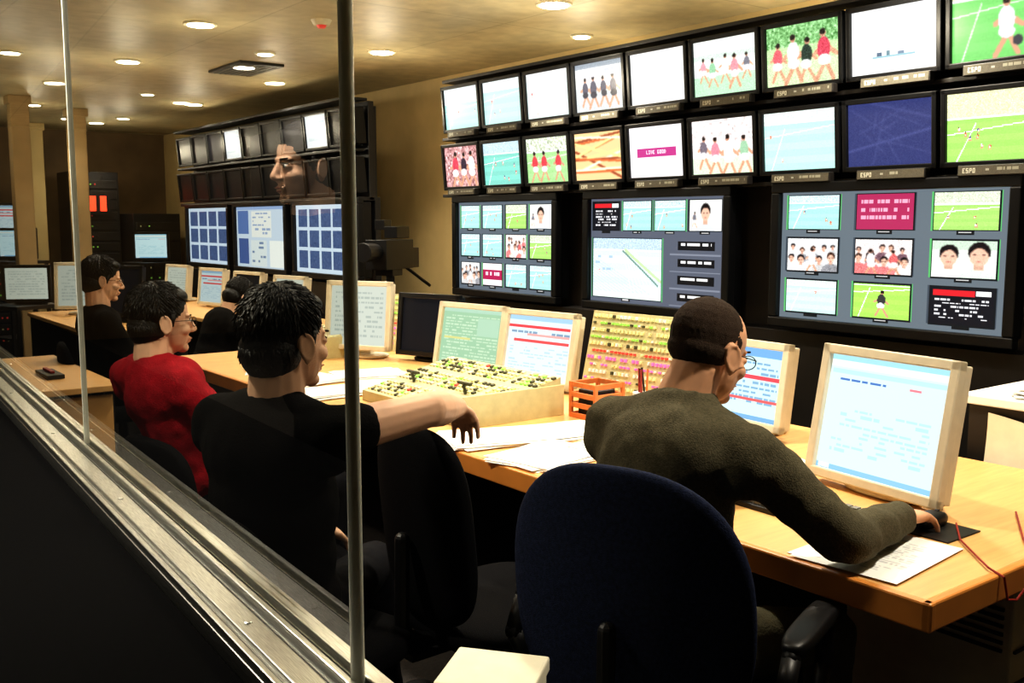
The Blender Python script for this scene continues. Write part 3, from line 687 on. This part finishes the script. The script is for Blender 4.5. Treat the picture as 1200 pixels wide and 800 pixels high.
# ---------------------------------------------------------------- people
def hand(g,w,d,up,thumb_side,curl=25,sc_=1.):
    d=Vector(d).normalized(); up=Vector(up); up=(up-up.dot(d)*d).normalized(); s=up.cross(d)*thumb_side
    Rm=Matrix((d,s,up)).transposed()
    g.sup(w+d*.05*sc_,(.052*sc_,.042*sc_,.016*sc_),.8,.8,Rm,nu=18,nv=10)
    g.cap(w-d*.02,.026*sc_,w+d*.03*sc_,.022*sc_)
    L=[.07,.08,.074,.056]
    for i in range(4):
        p=w+d*(.088 if i in(1,2) else .082)*sc_+s*(.031-.021*i)*sc_
        a=D(6+curl*.5+i*3); sp=(.5-.33*i)*.25
        r=.0095
        for k,fr in enumerate((.45,.32,.25)):
            dd=(d*math.cos(a)-up*math.sin(a)+s*sp*.6).normalized()
            q=p+dd*L[i]*fr*sc_; g.cap(p,r*sc_,q,(r-.001)*sc_,seg=10); p=q; r-=.001; a+=D(curl*.8)
    p=w+d*.025*sc_+s*.03*sc_; q=p+(d*.6+s*.7-up*.2).normalized()*.042*sc_; g.cap(p,.014*sc_,q,.011*sc_,seg=10)
    q2=q+(d*.95+s*.25-up*.3).normalized()*.032*sc_; g.cap(q,.011*sc_,q2,.009*sc_,seg=10)

def head(e,o,c,az,pitch,skin,style='short',glasses=False,neck_to=None,roll=0):
    c=Vector(c)-o
    M=Matrix.Translation(c)@Matrix.Rotation(D(90-az),4,'Z')@Matrix.Rotation(D(pitch),4,'Y')@Matrix.Rotation(D(roll),4,'X')
    g=G(); g.M=M
    g.ell((-.012,0,.032),(.098,.076,.088)); g.ell((.028,0,-.03),(.062,.06,.085)); g.ell((.03,0,-.068),(.05,.052,.038)); g.ell((.068,0,-.095),(.022,.024,.018))
    g.ell((.074,0,.018),(.017,.046,.011)); g.cap((.088,0,.006),.008,(.106,0,-.03),.0125); 
    for s in(-1,1):
        g.ell((.096,.012*s,-.036),(.011,.008,.007)); g.ell((.058,.036*s,-.03),(.028,.024,.022))
        g.ell((.076,.031*s,-.002),(.013,.017,.010))
        q=Matrix.Rotation(D(18*s),3,'Z')@Matrix.Rotation(D(-10),3,'Y')
        g.ell((-.008,.079*s,-.012),(.019,.007,.033),q); 
        g.ring((-.010,.084*s,-.008),.02,.0042,q@Matrix.Rotation(D(90),3,'X'),n=16,sx=.85,sy=1.45)
        g.ell((-.006,.080*s,-.040),(.009,.006,.009))
    g.ell((.088,0,-.062),(.011,.023,.006)); g.ell((.084,0,-.073),(.011,.019,.006))
    g.M=Matrix()
    a=M@Vector((-.03,0,-.045)); b=(Vector(neck_to)-o) if neck_to is not None else M@Vector((-.05,0,-.17))
    g.cap(a,.06,b,.066)
    g.out('head_and_neck',skin,e,vox=.0038,smit=4)
    g=G(); g.M=M
    for s in(-1,1):
        g.ell((.0775,.031*s,-.001),(.0125,.0125,.0075),m=0); g.ell((.0885,.031*s,-.001),(.0025,.005,.005),m=1)
        g.cap((.092,.018*s,.019),.003,(.083,.046*s,.021),.0025,m=1); g.cap((.088,.02*s,.0075),.0022,(.081,.043*s,.005),.0018,m=1)
    g.ell((.0965,0,-.0625),(.004,.017,.0032),m=2); g.ell((.0925,0,-.0715),(.004,.014,.0032),m=2)
    g.out('eyes_brows_lips',[M_WHITE,M_HAIR,M_LIP],e,smooth=True)
    g=G(); g.M=M
    if style=='crop':
        g.ell((-.022,0,.040),(.0935,.0780,.0850)); g.ell((-.036,0,.000),(.0765,.0738,.052))
        for s in(-1,1): g.cap((.012,.069*s,.03),.010,(.010,.072*s,.0),.004)
        g.out('hair',M_HAIRS,e,vox=.0035,smit=3,disp=.002,dsize=.006)
    else:
        g.ell((-.020,0,.044),(.101,.084,.091)); g.ell((-.046,0,-.022),(.070,.074,.072)); g.ell((.03,0,.082),(.055,.06,.032))
        for s in(-1,1): g.cap((.015,.071*s,.03),.012,(.015,.073*s,-.012),.005)
        n=1500
        for i in range(n):
            z=1-1.5*(i+.5)/n; th=i*2.399963; rr=math.sqrt(max(0,1-z*z)); nn=Vector((rr*math.cos(th),rr*math.sin(th),z))
            if nn.x>.5 and nn.z<.45: continue
            if abs(nn.y)>.7 and nn.z<-.1 and nn.x>-.15: continue
            p=Vector((-.020+.100*nn.x,.083*nn.y,.044+.090*nn.z))
            if nn.z<-.15: p=Vector((-.040+.076*nn.x,.076*nn.y,.0+.077*nn.z))
            fl=Vector((.7 if nn.x>-.1 else -.1,nn.y*.2,-.9)) ; fl=(fl-fl.dot(nn)*nn)
            d=(fl.normalized()+nn*.12+Vector((random.uniform(-.22,.22),random.uniform(-.22,.22),random.uniform(-.15,.15)))).normalized()
            g.cyl(p-nn*.002,p+d*random.uniform(.018,.030),.0042,.0008,4)
        g.out('hair',M_HAIR,e,smooth=True)
    if glasses:
        g=G(); g.M=M; q=Matrix.Rotation(D(90),3,'Y')
        for s in(-1,1):
            g.ring((.1,.032*s,-.003),.022,.0013,q,n=18,sx=.75,sy=1.1); g.cyl((.1,.056*s,.004),(-.01,.083*s,.002),.0014,.0014,6)
        g.cyl((.102,.009,.0),(.102,-.009,.0),.0014,.0014,6); g.out('glasses',M_DARK,e)

def figure(name,P,C,N,SL,SR,faz,arms,knees,ankles,hd,shirt,trou,skin,sleeve='long',bulk=1.,collar=True,handinfo=None,disp=.012):
    P,C,N,SL,SR=map(Vector,(P,C,N,SL,SR)); o=Vector((P.x,P.y,0))
    e=root(name,o); L=lambda p:Vector(p)-o
    u=(N-P).normalized(); f=Vector((math.sin(D(faz)),math.cos(D(faz)),0)); f=(f-f.dot(u)*u).normalized(); s=u.cross(f)
    Rm=Matrix((f,s,u)).transposed()
    g=G(); k=bulk
    g.ell(L(P)+u*.05,(.125*k,.168*k,.13),Rm); g.ell(L(P.lerp(C,.5))+u*.02,(.118*k,.158*k,.17),Rm); g.ell(L(C),(.123*k,.172*k,.19),Rm); g.ell(L(C.lerp(N,.55)),(.105*k,.165*k,.10),Rm)
    g.ell(L(C.lerp(N,.45))-f*.035,(.095*k,.18*k,.13),Rm)
    sh=.062*k
    for S in(SL,SR):
        g.cap(L(C.lerp(N,.7))-f*.02,.085*k,L(S)-f*.005,sh); g.cap(L(N)-u*.03-f*.01,.062*k,L(S)+u*.0,.054*k); g.cap(L(N)-u*.03-f*.02,.06*k,L(S)-u*.03-f*.01,.06*k)
    if collar: g.cyl(L(N)-u*.05,L(N)+u*.018,.082*k,.070*k,20)
    gs=G()
    for i,(S,Ep,Wp) in enumerate(((SL,)+tuple(map(Vector,arms[0])),(SR,)+tuple(map(Vector,arms[1])))):
        if sleeve=='long':
            g.cap(L(S),sh,L(Ep),.052*k); g.cap(L(Ep),.052*k,L(Wp),.040*k)
            gs.cap(L(Ep.lerp(Wp,.8)),.03,L(Wp),.027)
        else:
            m=S.lerp(Ep,.25); g.cap(L(S),sh,L(m),.058*k)
            gs.cap(L(S.lerp(Ep,.15)),.052,L(Ep),.043); gs.cap(L(Ep),.044,L(Ep.lerp(Wp,.35)),.045); gs.cap(L(Ep.lerp(Wp,.35)),.045,L(Wp),.028)
        hi=(handinfo or {}).get(i,{})
        d=hi.get('d',(Wp-Ep)); up=hi.get('up',(0,0,1)); hand(gs,L(Wp),d,up,(1 if i==1 else -1),hi.get('curl',25))
    g.out('shirt',shirt,e,vox=.011,smit=6,disp=disp,dsize=.07)
    gs.out('hands_and_arms',skin,e,vox=.0045,smit=2)
    g=G(); g.ell(L(P),(.125*k,.165*k,.105),Rm)
    for sg,K,A in((1,knees[0],ankles[0]),(-1,knees[1],ankles[1])):
        H=P+s*.09*sg-Vector((0,0,.01)); K=Vector(K);A=Vector(A)
        g.cap(L(H),.09,L(K),.062); g.cap(L(K),.062,L(A)+Vector((0,0,.03)),.045)
    g.out('trousers',trou,e,vox=.013,smit=5,disp=.012,dsize=.07)
    g=G()
    for A in ankles:
        A=Vector(A); q=Matrix.Rotation(D(90-faz),3,'Z'); g.sup(L(A)+f*.06+Vector((0,0,-.03-.0)),(.135,.045,.038),.8,.8,q); g.cap(L(A),.04,L(A)+Vector((0,0,.04)),.04)
    g.out('shoes',M_SHOE,e,vox=.009,smit=2)
    head(e,o,hd['c'],hd['az'],hd.get('pitch',0),skin,hd.get('style','short'),hd.get('glasses',False),N,hd.get('roll',0))
    return e
figure('man_in_olive_sweater',(1.585,1.49,.575),(1.62,1.56,.86),(1.69,1.565,1.09),(1.655,1.765,1.005),(1.685,1.365,1.0),93,
  [((1.86,1.87,.835),(2.1,1.70,.80)),((1.845,1.225,.815),(2.125,1.275,.80))],
  [(2.0,1.68,.52),(2.0,1.36,.52)],[(1.97,1.68,.08),(1.97,1.36,.08)],
  dict(c=(1.76,1.55,1.2),az=92,pitch=16,style='crop',glasses=True),M_SWEAT,M_TROU,M_SKIN2,'long',1.1,True,
  {1:dict(d=(1,.02,-.08),up=(0,.1,1),curl=28),0:dict(d=(.9,-.4,-.1),curl=20)},.018)
figure('man_in_black_tshirt',(.95,2.17,.575),(.93,2.14,.86),(.935,2.12,1.105),(.87,2.30,1.03),(.99,1.95,1.035),74,
  [((.98,2.42,.79),(1.2,2.50,.66)),((1.25,1.965,1.06),(1.44,2.13,1.02))],
  [(1.31,2.58,.53),(1.36,2.44,.53)],[(1.34,2.64,.08),(1.42,2.48,.08)],
  dict(c=(.965,2.12,1.23),az=76,pitch=2,style='short'),M_TEEB,M_TROUB,M_SKIN,'short',1.04,False,
  {1:dict(d=(.6,.5,-.5),up=(.3,.2,1),curl=20)},.006)
figure('man_in_red_shirt',(1.25,3.32,.575),(1.15,3.38,.81),(1.07,3.43,1.04),(1.04,3.62,.96),(1.11,3.24,.96),82,
  [((1.2,3.68,.73),(1.42,3.62,.66)),((1.26,3.14,.74),(1.47,3.2,.67))],
  [(1.66,3.45,.53),(1.66,3.24,.53)],[(1.66,3.45,.08),(1.68,3.24,.08)],
  dict(c=(1.105,3.43,1.165),az=93,pitch=2,style='short',glasses=True),M_TEER,M_TROUB,M_SKIN,'long',1.08,False,None,.018)
def seated(name,x,y,shirt,az=98,pitch=8,glasses=False,lean=0,low=0):
    figure(name,(x+.05,y,.575),(x+.01+lean*.5,y,.82-low*.5),(x-.02+lean,y,1.045-low),(x-.03+lean,y+.18,.965-low),(x-.03+lean,y-.18,.965-low),90,
      [((x+.1+lean,y+.22,.74),(x+.33+lean*.6,y+.12,.72)),((x+.1+lean,y-.22,.74),(x+.33+lean*.6,y-.12,.72))],
      [(x+.45,y+.1,.53),(x+.45,y-.1,.53)],[(x+.45,y+.1,.08),(x+.45,y-.1,.08)],
      dict(c=(x+.01+lean*1.25,y,1.185-low*1.15),az=az,pitch=pitch,glasses=glasses),shirt,M_TROUB,M_SKIN,'long',1.,False)
seated('man_in_dark_jacket',1.52,5.73,M_TEEB,98,8,True)
seated('man_in_dark_jacket',2.36,6.5,M_TEEB,80,38,False,.2,.17)
# colleague standing in the corridor on this side of the glass (seen only as a reflection)
x,y=-.06,2.85
figure('man_standing',(x-.02,y,.98),(x,y,1.25),(x,y,1.51),(x-.02,y+.19,1.43),(x-.02,y-.19,1.43),75,
  [((x-.08,y+.25,1.13),(x-.12,y+.2,.88)),((x-.08,y-.25,1.13),(x-.12,y-.2,.88))],
  [(x-.02,y+.1,.52),(x-.02,y-.1,.52)],[(x-.05,y+.11,.08),(x-.05,y-.11,.08)],
  dict(c=(x+.02,y,1.665),az=100,pitch=2,style='short'),M_TEEB,M_TROUB,M_SKIN,'long',1.,True)

# ---------------------------------------------------------------- world + camera
w=bpy.data.worlds.new('World');sc.world=w;w.use_nodes=True
w.node_tree.nodes['Background'].inputs[0].default_value=(.02,.015,.01,1)
cam=bpy.data.cameras.new('camera');cam.lens=35;cam.sensor_width=36;cam.clip_start=.05
co=bpy.data.objects.new('camera',cam);sc.collection.objects.link(co);co.location=(0,0,1.5);co.rotation_euler=(D(90-6.84),0,D(-37.3));sc.camera=co
